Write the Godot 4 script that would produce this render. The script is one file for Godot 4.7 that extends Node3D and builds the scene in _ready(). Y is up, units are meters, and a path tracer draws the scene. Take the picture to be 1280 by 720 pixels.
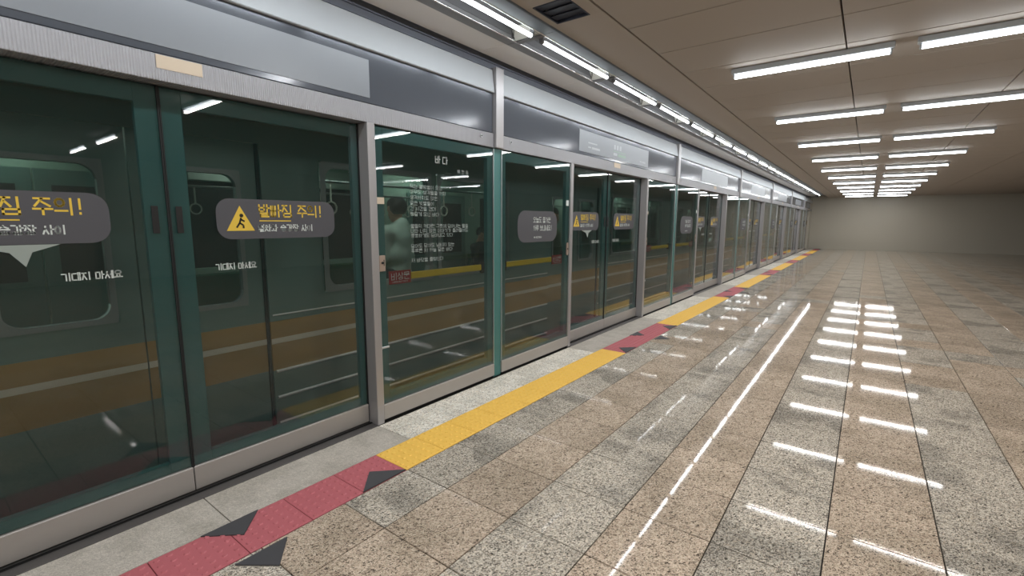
extends Node3D
# Underground platform with glass screen doors, a train waiting behind them.
# x runs along the screen, y is up, the screen stands at z = -2.84 and the platform lies on its +z side.

const PERIOD := 5.17
const ORD := ["first", "second", "third", "fourth", "fifth", "sixth", "seventh", "eighth", "ninth", "tenth", "eleventh", "twelfth", "thirteenth", "fourteenth", "fifteenth", "sixteenth", "seventeenth", "eighteenth", "nineteenth", "twentieth", "twenty-first", "twenty-second", "twenty-third", "twenty-fourth"]
const ZS := -2.84
const ZD := -2.93
const ZT := -3.40

var M := {}
var rng := RandomNumberGenerator.new()
var taken := {}
var mesh_cache := {}

# ------------------------------------------------------------------ camera and light
func setup() -> void:
	var cam := Camera3D.new()
	cam.name = "camera"
	cam.fov = 63.0046
	cam.position = Vector3(0, 1.53, 0)
	cam.rotation_degrees = Vector3(-8.0756, -53.0273, 0.2693)
	cam.near = 0.05
	cam.far = 200.0
	add_child(cam)
	cam.current = true
	var we := WorldEnvironment.new()
	we.name = "world_environment"
	var e := Environment.new()
	e.background_mode = Environment.BG_COLOR
	e.background_color = Color(0, 0, 0)
	e.ambient_light_source = Environment.AMBIENT_SOURCE_DISABLED
	e.tonemap_mode = Environment.TONE_MAPPER_LINEAR
	e.tonemap_exposure = 1.46
	e.sdfgi_enabled = true
	e.ssao_enabled = true
	e.ssil_enabled = true
	we.environment = e
	add_child(we)

const STRIP_ENERGY := 0.52
const ROW_ENERGY := 1.05
const TRAIN_ENERGY := 0.32

func lamp_light(parent: Node3D, called: String, size: Vector2, energy: float, col: Color, at: Vector3, turn: float) -> void:
	var l := AreaLight3D.new()
	l.name = called
	l.area_size = size
	l.light_energy = energy
	l.light_color = col
	l.area_range = 40.0
	l.area_attenuation = 2.0
	l.shadow_enabled = true
	parent.add_child(l, true)
	l.position = at
	l.rotation = Vector3(-PI / 2, turn, 0)

# ------------------------------------------------------------------ helpers
func begin() -> SurfaceTool:
	var s := SurfaceTool.new()
	s.begin(Mesh.PRIMITIVE_TRIANGLES)
	return s

func tri(s: SurfaceTool, a: Vector3, b: Vector3, c: Vector3, n: Vector3) -> void:
	if (b - a).cross(c - a).dot(n) > 0.0:
		var t := b
		b = c
		c = t
	for p in [a, b, c]:
		s.set_normal(n)
		s.add_vertex(p)

func quad(s: SurfaceTool, a: Vector3, b: Vector3, c: Vector3, d: Vector3, n: Vector3) -> void:
	tri(s, a, b, c, n)
	tri(s, a, c, d, n)

func box(s: SurfaceTool, lo: Vector3, hi: Vector3, c := 0.0) -> void:
	# box from lo to hi; its edges are cut by c
	var m := (lo + hi) * 0.5
	var h := (hi - lo) * 0.5
	c = minf(c, minf(h.x, minf(h.y, h.z)) * 0.9)
	for ax in 3:
		for sg in [-1.0, 1.0]:
			var u := (ax + 1) % 3
			var v := (ax + 2) % 3
			var n := Vector3.ZERO
			n[ax] = sg
			var pts := []
			for k in [[-1, -1], [1, -1], [1, 1], [-1, 1]]:
				var p := m
				p[ax] += sg * h[ax]
				p[u] += k[0] * (h[u] - c)
				p[v] += k[1] * (h[v] - c)
				pts.append(p)
			quad(s, pts[0], pts[1], pts[2], pts[3], n)
	if c <= 0.0:
		return
	for ax in 3:
		var u := (ax + 1) % 3
		var v := (ax + 2) % 3
		for su in [-1.0, 1.0]:
			for sv in [-1.0, 1.0]:
				var n := Vector3.ZERO
				n[u] = su * 0.70711
				n[v] = sv * 0.70711
				var pts := []
				for k in [[-1, 0], [1, 0], [1, 1], [-1, 1]]:
					var p := m
					p[ax] += k[0] * (h[ax] - c)
					p[u] += su * (h[u] - (c if k[1] == 0 else 0.0))
					p[v] += sv * (h[v] - (0.0 if k[1] == 0 else c))
					pts.append(p)
				quad(s, pts[0], pts[1], pts[2], pts[3], n)
	for sx in [-1.0, 1.0]:
		for sy in [-1.0, 1.0]:
			for sz in [-1.0, 1.0]:
				var sg := Vector3(sx, sy, sz)
				tri(s, m + sg * (h - Vector3(0, c, c)), m + sg * (h - Vector3(c, 0, c)), m + sg * (h - Vector3(c, c, 0)), sg.normalized())

func tube(s: SurfaceTool, a: Vector3, b: Vector3, r0: float, r1: float, n := 12, caps := true) -> void:
	var d := (b - a).normalized()
	var u := d.cross(Vector3.UP if absf(d.y) < 0.9 else Vector3.RIGHT).normalized()
	var v := d.cross(u)
	for i in n:
		var t0 := TAU * i / n
		var t1 := TAU * (i + 1) / n
		var e0 := u * cos(t0) + v * sin(t0)
		var e1 := u * cos(t1) + v * sin(t1)
		var pts := [a + e0 * r0, a + e1 * r0, b + e1 * r1, b + e0 * r1]
		var ns := [e0, e1, e1, e0]
		for k in [[0, 1, 2], [0, 2, 3]]:
			var o: Array = k
			if (pts[o[1]] - pts[o[0]]).cross(pts[o[2]] - pts[o[0]]).dot(e0) > 0.0:
				o = [k[0], k[2], k[1]]
			for j in o:
				s.set_normal(ns[j])
				s.add_vertex(pts[j])
		if caps:
			tri(s, a, pts[0], pts[1], -d)
			tri(s, b, pts[2], pts[3], d)

func rounded(x0: float, y0: float, x1: float, y1: float, r: float, n := 6) -> PackedVector2Array:
	var out := PackedVector2Array()
	for c in [[x1 - r, y1 - r, 0.0], [x0 + r, y1 - r, 0.5], [x0 + r, y0 + r, 1.0], [x1 - r, y0 + r, 1.5]]:
		for i in n + 1:
			var t: float = (c[2] + 0.5 * i / n) * PI
			out.append(Vector2(c[0] + r * cos(t), c[1] + r * sin(t)))
	return out

func plate(s: SurfaceTool, poly: PackedVector2Array, z0: float, z1: float) -> void:
	# a flat shape in the xy plane with a thickness from z0 (back) to z1 (front)
	var ids := Geometry2D.triangulate_polygon(poly)
	for i in range(0, ids.size(), 3):
		var a := poly[ids[i]]
		var b := poly[ids[i + 1]]
		var c := poly[ids[i + 2]]
		tri(s, Vector3(a.x, a.y, z1), Vector3(b.x, b.y, z1), Vector3(c.x, c.y, z1), Vector3(0, 0, 1))
		tri(s, Vector3(a.x, a.y, z0), Vector3(b.x, b.y, z0), Vector3(c.x, c.y, z0), Vector3(0, 0, -1))
	var mid := Vector2.ZERO
	for p in poly:
		mid += p / poly.size()
	for i in poly.size():
		var a := poly[i]
		var b := poly[(i + 1) % poly.size()]
		if a.distance_to(b) < 1e-6:
			continue
		var n2 := (b - a).orthogonal().normalized()
		if n2.dot((a + b) * 0.5 - mid) < 0.0:
			n2 = -n2
		quad(s, Vector3(a.x, a.y, z0), Vector3(b.x, b.y, z0), Vector3(b.x, b.y, z1), Vector3(a.x, a.y, z1), Vector3(n2.x, n2.y, 0))

func ring(s: SurfaceTool, x0: float, y0: float, x1: float, y1: float, r: float, w: float, z0: float, z1: float) -> void:
	# frame with a square outside and a rounded opening, w wide
	var inner := rounded(x0 + w, y0 + w, x1 - w, y1 - w, r, 6)
	var mid := Vector2((x0 + x1) * 0.5, (y0 + y1) * 0.5)
	var half := Vector2((x1 - x0) * 0.5, (y1 - y0) * 0.5)
	var outer := PackedVector2Array()
	for p in inner:
		var d := p - mid
		var k: float = minf(half.x / maxf(absf(d.x), 1e-6), half.y / maxf(absf(d.y), 1e-6))
		outer.append(mid + d * k)
	for i in inner.size():
		var j := (i + 1) % inner.size()
		var a := inner[i]
		var b := inner[j]
		var c := outer[j]
		var d2 := outer[i]
		if a.distance_to(b) < 1e-6:
			continue
		quad(s, Vector3(a.x, a.y, z1), Vector3(b.x, b.y, z1), Vector3(c.x, c.y, z1), Vector3(d2.x, d2.y, z1), Vector3(0, 0, 1))
		var n2 := (mid - (a + b) * 0.5).normalized()
		quad(s, Vector3(a.x, a.y, z0), Vector3(b.x, b.y, z0), Vector3(b.x, b.y, z1), Vector3(a.x, a.y, z1), Vector3(n2.x, n2.y, 0))

func put(called: String, s, mat: Material, parent: Node3D, at := Vector3.ZERO) -> MeshInstance3D:
	var o := MeshInstance3D.new()
	o.name = called
	o.mesh = s.commit() if s is SurfaceTool else s
	o.material_override = mat
	o.cast_shadow = GeometryInstance3D.SHADOW_CASTING_SETTING_ON
	parent.add_child(o, true)
	o.position = at
	return o

func boxed(called: String, lo: Vector3, hi: Vector3, mat: Material, parent: Node3D, c := 0.0) -> MeshInstance3D:
	var s := begin()
	box(s, lo, hi, c)
	return put(called, s, mat, parent)

func sized(size: Vector3, c := 0.0) -> Mesh:
	# shared box of this size, standing on its own centre
	var k := "%.4f %.4f %.4f %.4f" % [size.x, size.y, size.z, c]
	if not mesh_cache.has(k):
		var s := begin()
		box(s, -size * 0.5, size * 0.5, c)
		mesh_cache[k] = s.commit()
	return mesh_cache[k]

func numbered(called: String) -> String:
	var n: int = taken.get(called, 0)
	taken[called] = n + 1
	return called if n == 0 else "%s_%03d" % [called, n]

func thing(called: String, label: String, category: String, at := Vector3.ZERO, group := "") -> Node3D:
	var o := Node3D.new()
	o.name = numbered(called)
	add_child(o)
	o.position = at
	o.set_meta("label", label)
	o.set_meta("category", category)
	if group != "":
		o.set_meta("group", group)
	return o

func setting(called: String, label := "") -> Node3D:
	var o := Node3D.new()
	o.name = numbered(called)
	add_child(o)
	o.set_meta("kind", "structure")
	if label != "":
		o.set_meta("label", label)
	return o

# ------------------------------------------------------------------ materials
func mat(called: String, col: Color, rough := 0.6, metal := 0.0) -> StandardMaterial3D:
	var m := StandardMaterial3D.new()
	m.resource_name = called
	m.albedo_color = col
	m.roughness = rough
	m.metallic = metal
	M[called] = m
	return m

func c8(r: int, g: int, b: int) -> Color:
	return Color(r / 255.0, g / 255.0, b / 255.0)

func grains(seed_: int, cols: Array, weights: Array, side := 512) -> ImageTexture:
	# crystals of a few millimetres in random colours
	var r := RandomNumberGenerator.new()
	r.seed = seed_
	var data := PackedByteArray()
	data.resize(side * side * 3)
	var pick := PackedInt32Array()
	pick.resize(side * side)
	var total := 0.0
	for w in weights:
		total += w
	for y in side:
		for x in side:
			var i := y * side + x
			var t := r.randf()
			var c := 0
			if x > 0 and t < 0.36:
				c = pick[i - 1]
			elif y > 0 and t < 0.68:
				c = pick[i - side]
			else:
				var u := r.randf() * total
				for k in weights.size():
					u -= weights[k]
					if u <= 0.0:
						c = k
						break
			pick[i] = c
			var col: Color = cols[c]
			var j := r.randf_range(0.93, 1.07)
			data[i * 3] = clampi(int(col.r * 255 * j), 0, 255)
			data[i * 3 + 1] = clampi(int(col.g * 255 * j), 0, 255)
			data[i * 3 + 2] = clampi(int(col.b * 255 * j), 0, 255)
	return ImageTexture.create_from_image(Image.create_from_data(side, side, false, Image.FORMAT_RGB8, data))

func blotches(seed_: int, freq: float, lo: Color, hi: Color, side := 512) -> ImageTexture:
	# uneven soiling: darker patches with an outline of their own
	var f := FastNoiseLite.new()
	f.seed = seed_
	f.frequency = freq
	f.noise_type = FastNoiseLite.TYPE_SIMPLEX_SMOOTH
	f.fractal_octaves = 4
	var g := f.get_seamless_image(side, side, false, false, 0.1, true)
	g.convert(Image.FORMAT_L8)
	var src := g.get_data()
	var data := PackedByteArray()
	data.resize(side * side * 3)
	for i in side * side:
		var t := smoothstep(0.25, 0.6, src[i] / 255.0)
		var c := lo.lerp(hi, t)
		data[i * 3] = int(c.r * 255)
		data[i * 3 + 1] = int(c.g * 255)
		data[i * 3 + 2] = int(c.b * 255)
	return ImageTexture.create_from_image(Image.create_from_data(side, side, false, Image.FORMAT_RGB8, data))

func triplanar(m: StandardMaterial3D, tex: Texture2D, metres: float) -> void:
	m.albedo_texture = tex
	m.uv1_triplanar = true
	m.uv1_world_triplanar = true
	m.uv1_triplanar_sharpness = 8.0
	m.uv1_scale = Vector3.ONE / metres

func soil(m: StandardMaterial3D, tex: Texture2D, metres: float) -> void:
	m.detail_enabled = true
	m.detail_albedo = tex
	m.detail_blend_mode = BaseMaterial3D.BLEND_MODE_MUL
	m.detail_uv_layer = BaseMaterial3D.DETAIL_UV_2
	m.uv2_triplanar = true
	m.uv2_world_triplanar = true
	m.uv2_scale = Vector3.ONE / metres

func stripes_bump(m: StandardMaterial3D, pitch: float, across: bool, depth: float) -> void:
	# fine ribs, a centimetre apart, as relief
	var img := Image.create(64, 64, false, Image.FORMAT_RGB8)
	for y in 64:
		for x in 64:
			var t := (x if across else y) % 32
			var v := 0.5 + 0.5 * sin(TAU * t / 32.0)
			img.set_pixel(x, y, Color(v, v, v))
	m.heightmap_enabled = true
	m.heightmap_texture = ImageTexture.create_from_image(img)
	m.heightmap_scale = depth
	m.uv1_triplanar = true
	m.uv1_world_triplanar = true
	m.uv1_scale = Vector3.ONE / (pitch * 2.0)

func pane(called: String, col: Color, alpha: float) -> StandardMaterial3D:
	var m := mat(called, Color(col.r, col.g, col.b, alpha), 0.015)
	m.transparency = BaseMaterial3D.TRANSPARENCY_ALPHA
	return m

func glow(called: String, col: Color, e: float) -> StandardMaterial3D:
	var m := mat(called, Color(0.9, 0.9, 0.9), 0.5)
	m.emission_enabled = true
	m.emission = col
	m.emission_energy_multiplier = e
	return m

func materials() -> void:
	var smudge := blotches(5, 0.006, Color(0.84, 0.845, 0.85), Color(1, 1, 1))
	var faint := blotches(9, 0.008, Color(0.93, 0.93, 0.925), Color(1, 1, 1))
	var grey := grains(11, [c8(224, 221, 212), c8(182, 178, 170), c8(130, 127, 121), c8(68, 66, 64), c8(200, 190, 176)], [3.3, 3.3, 2.1, 1.4, 1.4])
	var beige := grains(12, [c8(218, 206, 190), c8(188, 175, 158), c8(150, 137, 124), c8(78, 71, 65), c8(200, 182, 166)], [2.8, 3.2, 2.1, 1.3, 2.2])
	var white := grains(13, [c8(252, 250, 242), c8(228, 223, 212), c8(184, 176, 164), c8(98, 90, 82), c8(236, 222, 204)], [3.8, 3.0, 1.7, 1.0, 1.6])
	var fine := grains(14, [c8(206, 199, 190), c8(192, 185, 176), c8(176, 170, 162), c8(216, 209, 200)], [2, 3, 2, 1])
	for k in 3:
		var t: float = [1.0, 0.975, 0.945][k]
		var a := mat("grey_granite_%d" % k, Color(0.99 * t, 0.97 * t, 0.95 * t), 0.04)
		a.metallic_specular = 0.2
		triplanar(a, grey, 0.95)
		soil(a, smudge, 1.9)
		var b := mat("beige_granite_%d" % k, Color(0.985 * t, 0.972 * t, 0.962 * t), 0.04)
		b.metallic_specular = 0.2
		triplanar(b, beige, 0.99)
		soil(b, faint, 2.3)
	triplanar(mat("white_granite", Color(1, 1, 1), 0.4), white, 1.05)
	soil(M.white_granite, faint, 1.7)
	triplanar(mat("door_slab", Color(0.95, 0.95, 0.95), 0.45), fine, 0.9)
	soil(M.door_slab, faint, 1.3)
	mat("joint", c8(38, 36, 34), 0.9)
	mat("yellow_tile", c8(240, 194, 90), 0.55)
	mat("red_tile", c8(182, 100, 108), 0.55)
	mat("arrow_grey", c8(70, 70, 74), 0.6)
	mat("aluminium", c8(172, 170, 172), 0.42, 0.55)
	mat("kick_steel", c8(172, 168, 165), 0.42, 0.4)
	stripes_bump(mat("ribbed_aluminium", c8(158, 158, 163), 0.42, 0.4), 0.012, true, 0.25)
	mat("edge_silver", c8(196, 200, 202), 0.3, 0.7)
	mat("lip_chrome", c8(225, 228, 230), 0.12, 1.0)
	mat("end_white", c8(220, 220, 214), 0.6)
	mat("teal", c8(66, 120, 118), 0.45)
	mat("header_grey", c8(92, 97, 106), 0.15, 0.25)
	mat("cover_white", c8(184, 190, 196), 0.45)
	mat("slot_dark", c8(128, 133, 145), 0.6)
	mat("sill_steel", c8(96, 94, 94), 0.4, 0.5)
	mat("black", c8(16, 16, 17), 0.6)
	mat("rubber", c8(24, 26, 27), 0.8)
	mat("cove_panel", c8(232, 229, 227), 0.24)
	mat("trough_grey", c8(128, 128, 130), 0.45, 0.2)
	mat("trough_blue", c8(108, 118, 128), 0.5)
	mat("trough_inside", c8(96, 96, 98), 0.4)
	mat("ceiling_beige", c8(176, 167, 159), 0.7)
	mat("ceiling_gap", c8(34, 30, 28), 0.9)
	mat("vent_blue", c8(44, 48, 62), 0.5)
	mat("wall_stone", c8(188, 184, 172), 0.4)
	mat("wall_joint", c8(110, 106, 98), 0.8)
	mat("tunnel", c8(40, 40, 40), 0.9)
	pane("screen_glass", c8(8, 38, 38), 0.24)
	pane("train_glass", c8(6, 22, 20), 0.15)
	glow("tube_glow", Color(0.97, 0.99, 1.0), 9.0)
	glow("train_glow", Color(0.90, 1.0, 0.95), 2.5)
	mat("bar_yellow", c8(196, 176, 22), 0.4)
	mat("label_red", c8(140, 12, 22), 0.5)
	mat("label_beige", c8(206, 190, 170), 0.6)
	mat("lock_plate", c8(168, 150, 138), 0.4, 0.3)
	mat("vinyl_white", c8(206, 214, 212), 0.6)
	mat("vinyl_poem", c8(168, 178, 176), 0.6)
	mat("vinyl_yellow", c8(224, 190, 70), 0.6)
	mat("film_grey", c8(78, 78, 84), 0.5)
	mat("tail_grey", c8(150, 160, 156), 0.5)
	mat("sign_film", c8(136, 141, 148), 0.35, 0.1)
	mat("sign_text", c8(176, 180, 185), 0.5)
	mat("sign_line", c8(140, 164, 150), 0.5)
	mat("train_steel", c8(108, 138, 130), 0.38, 0.35)
	mat("train_band", c8(156, 130, 72), 0.5)
	mat("train_white", c8(206, 208, 188), 0.5)
	mat("train_bead", c8(222, 228, 222), 0.3, 0.25)
	mat("train_frame", c8(138, 152, 150), 0.35, 0.5)
	mat("train_inside", c8(150, 176, 160), 0.6)
	mat("train_floor", c8(86, 92, 88), 0.6)
	mat("seat_green", c8(44, 84, 66), 0.85)
	mat("seat_steel", c8(150, 156, 154), 0.35, 0.6)
	mat("poster", c8(176, 190, 178), 0.6)
	mat("strap", c8(214, 214, 200), 0.5)
	var skin := mat("figure", Color.WHITE, 0.75)
	skin.vertex_color_use_as_albedo = true
	mat("hair", c8(22, 19, 18), 0.6)
	mat("phone", c8(20, 20, 24), 0.3)

# ------------------------------------------------------------------ Korean lettering from strokes
const CONS := {
	"g": [[0, 0, 1, 0, 1, 1]], "n": [[0, 0, 0, 1, 1, 1]], "d": [[1, 0, 0, 0, 0, 1, 1, 1]], "r": [[0, 0, 1, 0, 1, 0.5, 0, 0.5, 0, 1, 1, 1]],
	"m": [[0, 0, 1, 0, 1, 1, 0, 1, 0, 0]], "b": [[0, 0, 0, 1, 1, 1, 1, 0], [0, 0.45, 1, 0.45]], "s": [[0.5, 0, 0.4, 0.4, 0, 1], [0.45, 0.3, 1, 1]], "o": [["o", 0.5, 0.5, 0.5]],
	"j": [[0, 0, 1, 0], [0.5, 0, 0, 1], [0.45, 0.4, 1, 1]], "c": [[0.3, 0, 0.7, 0], [0, 0.28, 1, 0.28], [0.5, 0.28, 0, 1], [0.45, 0.55, 1, 1]], "k": [[0, 0, 1, 0, 1, 1], [0, 0.5, 1, 0.5]],
	"t": [[1, 0, 0, 0, 0, 1, 1, 1], [0, 0.5, 1, 0.5]], "p": [[0, 0, 1, 0], [0, 1, 1, 1], [0.3, 0, 0.3, 1], [0.7, 0, 0.7, 1]], "h": [[0.3, 0, 0.7, 0], [0, 0.25, 1, 0.25], ["o", 0.5, 0.72, 0.28]],
}
const LEADS := ["g", "gg", "n", "d", "dd", "r", "m", "b", "bb", "s", "ss", "o", "j", "jj", "c", "k", "t", "p", "h"]
const TAILS := ["", "g", "gg", "gs", "n", "nj", "nh", "d", "r", "rg", "rm", "rb", "rs", "rt", "rp", "rh", "m", "b", "bs", "s", "ss", "o", "j", "c", "k", "t", "p", "h"]
# each vowel: strokes of its upright part (box right of the consonant) and of its lying part (box under it)
const UPRIGHT := {"a": [[0.3, 0, 0.3, 1], [0.3, 0.45, 1, 0.45]], "ae": [[0.1, 0, 0.1, 1], [0.1, 0.48, 0.75, 0.48], [0.75, 0, 0.75, 1]], "ya": [[0.3, 0, 0.3, 1], [0.3, 0.33, 1, 0.33], [0.3, 0.6, 1, 0.6]],
	"eo": [[0.8, 0, 0.8, 1], [0, 0.45, 0.8, 0.45]], "e": [[0.45, 0, 0.45, 1], [0, 0.48, 0.45, 0.48], [0.9, 0, 0.9, 1]], "yeo": [[0.8, 0, 0.8, 1], [0, 0.33, 0.8, 0.33], [0, 0.6, 0.8, 0.6]], "i": [[0.6, 0, 0.6, 1]]}
const LYING := {"o": [[0, 0.9, 1, 0.9], [0.5, 0.15, 0.5, 0.9]], "yo": [[0, 0.9, 1, 0.9], [0.32, 0.15, 0.32, 0.9], [0.68, 0.15, 0.68, 0.9]], "u": [[0, 0.25, 1, 0.25], [0.5, 0.25, 0.5, 1.1]], "yu": [[0, 0.25, 1, 0.25], [0.32, 0.25, 0.32, 1.1], [0.68, 0.25, 0.68, 1.1]], "eu": [[0, 0.5, 1, 0.5]]}
const VOWELS := [["a", ""], ["ae", ""], ["ya", ""], ["ae", ""], ["eo", ""], ["e", ""], ["yeo", ""], ["e", ""], ["", "o"], ["a", "o"], ["ae", "o"], ["i", "o"], ["", "yo"], ["", "u"], ["eo", "u"], ["e", "u"], ["i", "u"], ["", "yu"], ["", "eu"], ["i", "eu"], ["i", ""]]

func strokes(s: SurfaceTool, list: Array, x: float, y: float, w: float, h: float, at: Vector2, size: float, pen: float, z: float) -> void:
	for one in list:
		var pts := PackedVector2Array()
		if one[0] is String:
			for i in 11:
				var t := TAU * i / 10.0
				pts.append(Vector2(one[1] + one[3] * cos(t), one[2] + one[3] * sin(t)))
		else:
			for i in range(0, one.size(), 2):
				pts.append(Vector2(one[i], one[i + 1]))
		for i in pts.size():
			pts[i] = at + Vector2(x + pts[i].x * w, -(y + pts[i].y * h)) * size
		for i in pts.size() - 1:
			var d := (pts[i + 1] - pts[i]).normalized()
			var n := d.orthogonal() * pen * 0.5
			var a := pts[i] - d * pen * 0.45
			var b := pts[i + 1] + d * pen * 0.45
			quad(s, Vector3(a.x + n.x, a.y + n.y, z), Vector3(b.x + n.x, b.y + n.y, z), Vector3(b.x - n.x, b.y - n.y, z), Vector3(a.x - n.x, a.y - n.y, z), Vector3(0, 0, 1))

func write(text: String, at: Vector2, size: float, pen: float, z: float, s: SurfaceTool, wide := 1.0) -> void:
	# at: left end of the line, at the top of the letters
	var x := at.x
	for i in text.length():
		var code := text.unicode_at(i)
		if code == 32:
			x += size * 0.45 * wide
			continue
		if code == 33:
			strokes(s, [[0.2, 0, 0.2, 0.6], [0.2, 0.85, 0.2, 0.9]], 0, 0, 1, 1, Vector2(x, at.y), size, pen, z)
			x += size * 0.4
			continue
		var n := code - 0xAC00
		if n < 0 or n >= 11172:
			continue
		var lead: String = LEADS[n / 588]
		var v: Array = VOWELS[(n % 588) / 28]
		var tail: String = TAILS[n % 28]
		var low := 0.58 if tail != "" else 0.96
		var up: bool = v[0] != ""
		var ly: bool = v[1] != ""
		var o := Vector2(x, at.y)
		var lw := (0.45 if up else 0.74) * wide
		var lx := (0.04 if up else 0.1) * wide
		var lh := low * (0.46 if ly else 0.86)
		var lyy := 0.02 + (0.0 if ly or tail != "" else 0.08)
		for k in lead.length():
			strokes(s, CONS[lead[k]], lx + lw * k / lead.length(), lyy, lw / lead.length() * (0.78 if lead.length() > 1 else 1.0), lh, o, size, pen, z)
		if ly:
			strokes(s, LYING[v[1]], 0.02 * wide, low * 0.56, (0.6 if up else 0.92) * wide, low * 0.40, o, size, pen, z)
		if up:
			strokes(s, UPRIGHT[v[0]], 0.66 * wide, 0.0, 0.30 * wide, low, o, size, pen, z)
		for k in tail.length():
			strokes(s, CONS[tail[k]], (0.14 + 0.74 * k / tail.length()) * wide, 0.68, 0.74 * wide / tail.length() * (0.8 if tail.length() > 1 else 1.0), 0.28, o, size, pen, z)
		x += size * 1.08 * wide

func words(text: String, at: Vector2, size: float, pen: float, z: float, wide: float, m: Material, parent: Node3D, called: String) -> void:
	# each word a part of its own
	for word in text.split(" "):
		var s := begin()
		write(word, at, size, pen, z, s, wide)
		put(called, s, m, parent)
		at.x += size * wide * (1.08 * word.length() + 0.45)

func _ready() -> void:
	rng.seed = 7
	setup()
	materials()
	build_floor()
	build_ceiling()
	build_room()
	build_lamps()
	build_screen()
	build_train()
	build_people()

# ------------------------------------------------------------------ floor
func dotted_tile(w: float, d: float) -> Mesh:
	var k := "dots %.3f" % w
	if mesh_cache.has(k):
		return mesh_cache[k]
	var s := begin()
	box(s, Vector3(-w / 2, -0.02, -d / 2), Vector3(w / 2, 0.0, d / 2), 0.001)
	for i in 6:
		for j in 6:
			var c := Vector3((i - 2.5) * w / 6.0, 0, (j - 2.5) * d / 6.0)
			var n := 8
			for t in n:
				var a0 := TAU * t / n
				var a1 := TAU * (t + 1) / n
				var e0 := Vector3(cos(a0), 0, sin(a0))
				var e1 := Vector3(cos(a1), 0, sin(a1))
				var nn := (e0 + e1).normalized() * 0.7 + Vector3(0, 0.7, 0)
				quad(s, c + e0 * 0.0135, c + e1 * 0.0135, c + e1 * 0.009 + Vector3(0, 0.005, 0), c + e0 * 0.009 + Vector3(0, 0.005, 0), nn.normalized())
				tri(s, c + Vector3(0, 0.005, 0), c + e0 * 0.009 + Vector3(0, 0.005, 0), c + e1 * 0.009 + Vector3(0, 0.005, 0), Vector3.UP)
	mesh_cache[k] = s.commit()
	return mesh_cache[k]

func arrow(parent: Node3D, x: float, z: float, w: float, h: float) -> void:
	# painted triangle; the tip lies h from the base towards +z (or -z when h is negative)
	var s := begin()
	var t := 0.0062
	var a := Vector3(x - w / 2, t, z)
	var b := Vector3(x + w / 2, t, z)
	var c := Vector3(x, t, z + h)
	tri(s, a, b, c, Vector3.UP)
	for e in [[a, b], [b, c], [c, a]]:
		var p: Vector3 = e[0]
		var r: Vector3 = e[1]
		var n := Vector3.UP.cross(r - p).normalized()
		if n.dot((p + r) * 0.5 - (a + b + c) / 3.0) < 0.0:
			n = -n
		quad(s, p, r, r - Vector3(0, 0.006, 0), p - Vector3(0, 0.006, 0), n)
	put("boarding_arrow", s, M.arrow_grey, parent)

func build_floor() -> void:
	var f := setting("floor", "speckled granite platform floor with a yellow and red tactile strip")
	boxed("subfloor", Vector3(-4.2, -0.3, -2.96), Vector3(33.6, -0.012, 9.2), M.joint, f)
	boxed("platform_edge", Vector3(-4.2, -1.2, -3.22), Vector3(33.6, -0.02, -2.96), M.tunnel, f)
	# granite paving: rows run along the screen
	var rows := [-2.157, -1.815, -1.367, -0.925]
	while rows[-1] < 9.0:
		rows.append(rows[-1] + 0.4445)
	var all := []
	for r in rows.size() - 1:
		var z0: float = rows[r]
		var z1: float = rows[r + 1]
		for c in range(-12, 73):
			var x0 := 1.352 + 0.4445 * c
			var mid := Vector3(x0 + 0.222, 0, (z0 + z1) / 2)
			var ang := absf(wrapf(atan2(mid.x, -mid.z) - deg_to_rad(53.03), -PI, PI))
			var away := Vector2(mid.x, mid.z).length() + (100.0 if ang > deg_to_rad(52) else 0.0)
			var kind := "grey" if r % 2 == 0 else "beige"
			if rng.randf() < 0.025:
				kind = "grey" if kind == "beige" else "beige"
			var tone: int = [0, 0, 1, 1, 2][rng.randi() % 5]
			all.append([away, mid, Vector3(0.4445 - 0.006, 0.02, z1 - z0 - 0.006), "%s_granite_%d" % [kind, tone]])
	all.sort_custom(func(a, b): return a[0] < b[0])
	var rest := {}
	for i in all.size():
		var t: Array = all[i]
		var lift := rng.randf_range(-0.0006, 0.0006)
		if i < 300:
			put("granite_tile", sized(t[2], 0.0012), M[t[3]], f, t[1] + Vector3(0, -0.01 + lift, 0))
		else:
			if not rest.has(t[3]):
				rest[t[3]] = begin()
			box(rest[t[3]], t[1] - Vector3(t[2].x / 2, 0.02, t[2].z / 2), t[1] + Vector3(t[2].x / 2, lift, t[2].z / 2))
	for k in rest:
		var o := put("granite_paving", rest[k], M[k], f)
		o.set_meta("kind", "stuff")
	# tactile strip
	for k in range(-1, 6):
		var x := 1.79 + k * PERIOD
		for i in 10:
			put("yellow_tactile_tile", dotted_tile(0.327, 0.3055), M.yellow_tile, f, Vector3(x + 0.331 * (i + 0.5), 0, -2.3135))
		x += 3.31
		for i in 6:
			put("red_tactile_tile", dotted_tile(0.3065, 0.3055), M.red_tile, f, Vector3(x + 0.31 * (i + 0.5), 0, -2.3135))
		arrow(f, x + 0.16, -2.1605, 0.31, -0.155)
		arrow(f, x + 1.70, -2.1605, 0.31, -0.155)
		arrow(f, x + 0.97, -2.465, 0.27, 0.15)
		arrow(f, x + 0.97, -2.13, 0.24, 0.16)
		# bright granite in front of the fixed panels, finer slabs in front of the doors
		for i in 4:
			var w := 0.7045
			put("edge_stone", sized(Vector3(w - 0.005, 0.02, 0.346), 0.0012), M.white_granite, f, Vector3(2.082 + k * PERIOD + w * (i + 0.5), -0.0102, -2.6435))
		for i in 2:
			var w := 2.352 / 2.0
			put("door_slab", sized(Vector3(w - 0.005, 0.02, 0.346), 0.0012), M.door_slab, f, Vector3(4.90 + k * PERIOD + w * (i + 0.5), -0.0101, -2.6435))

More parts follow.
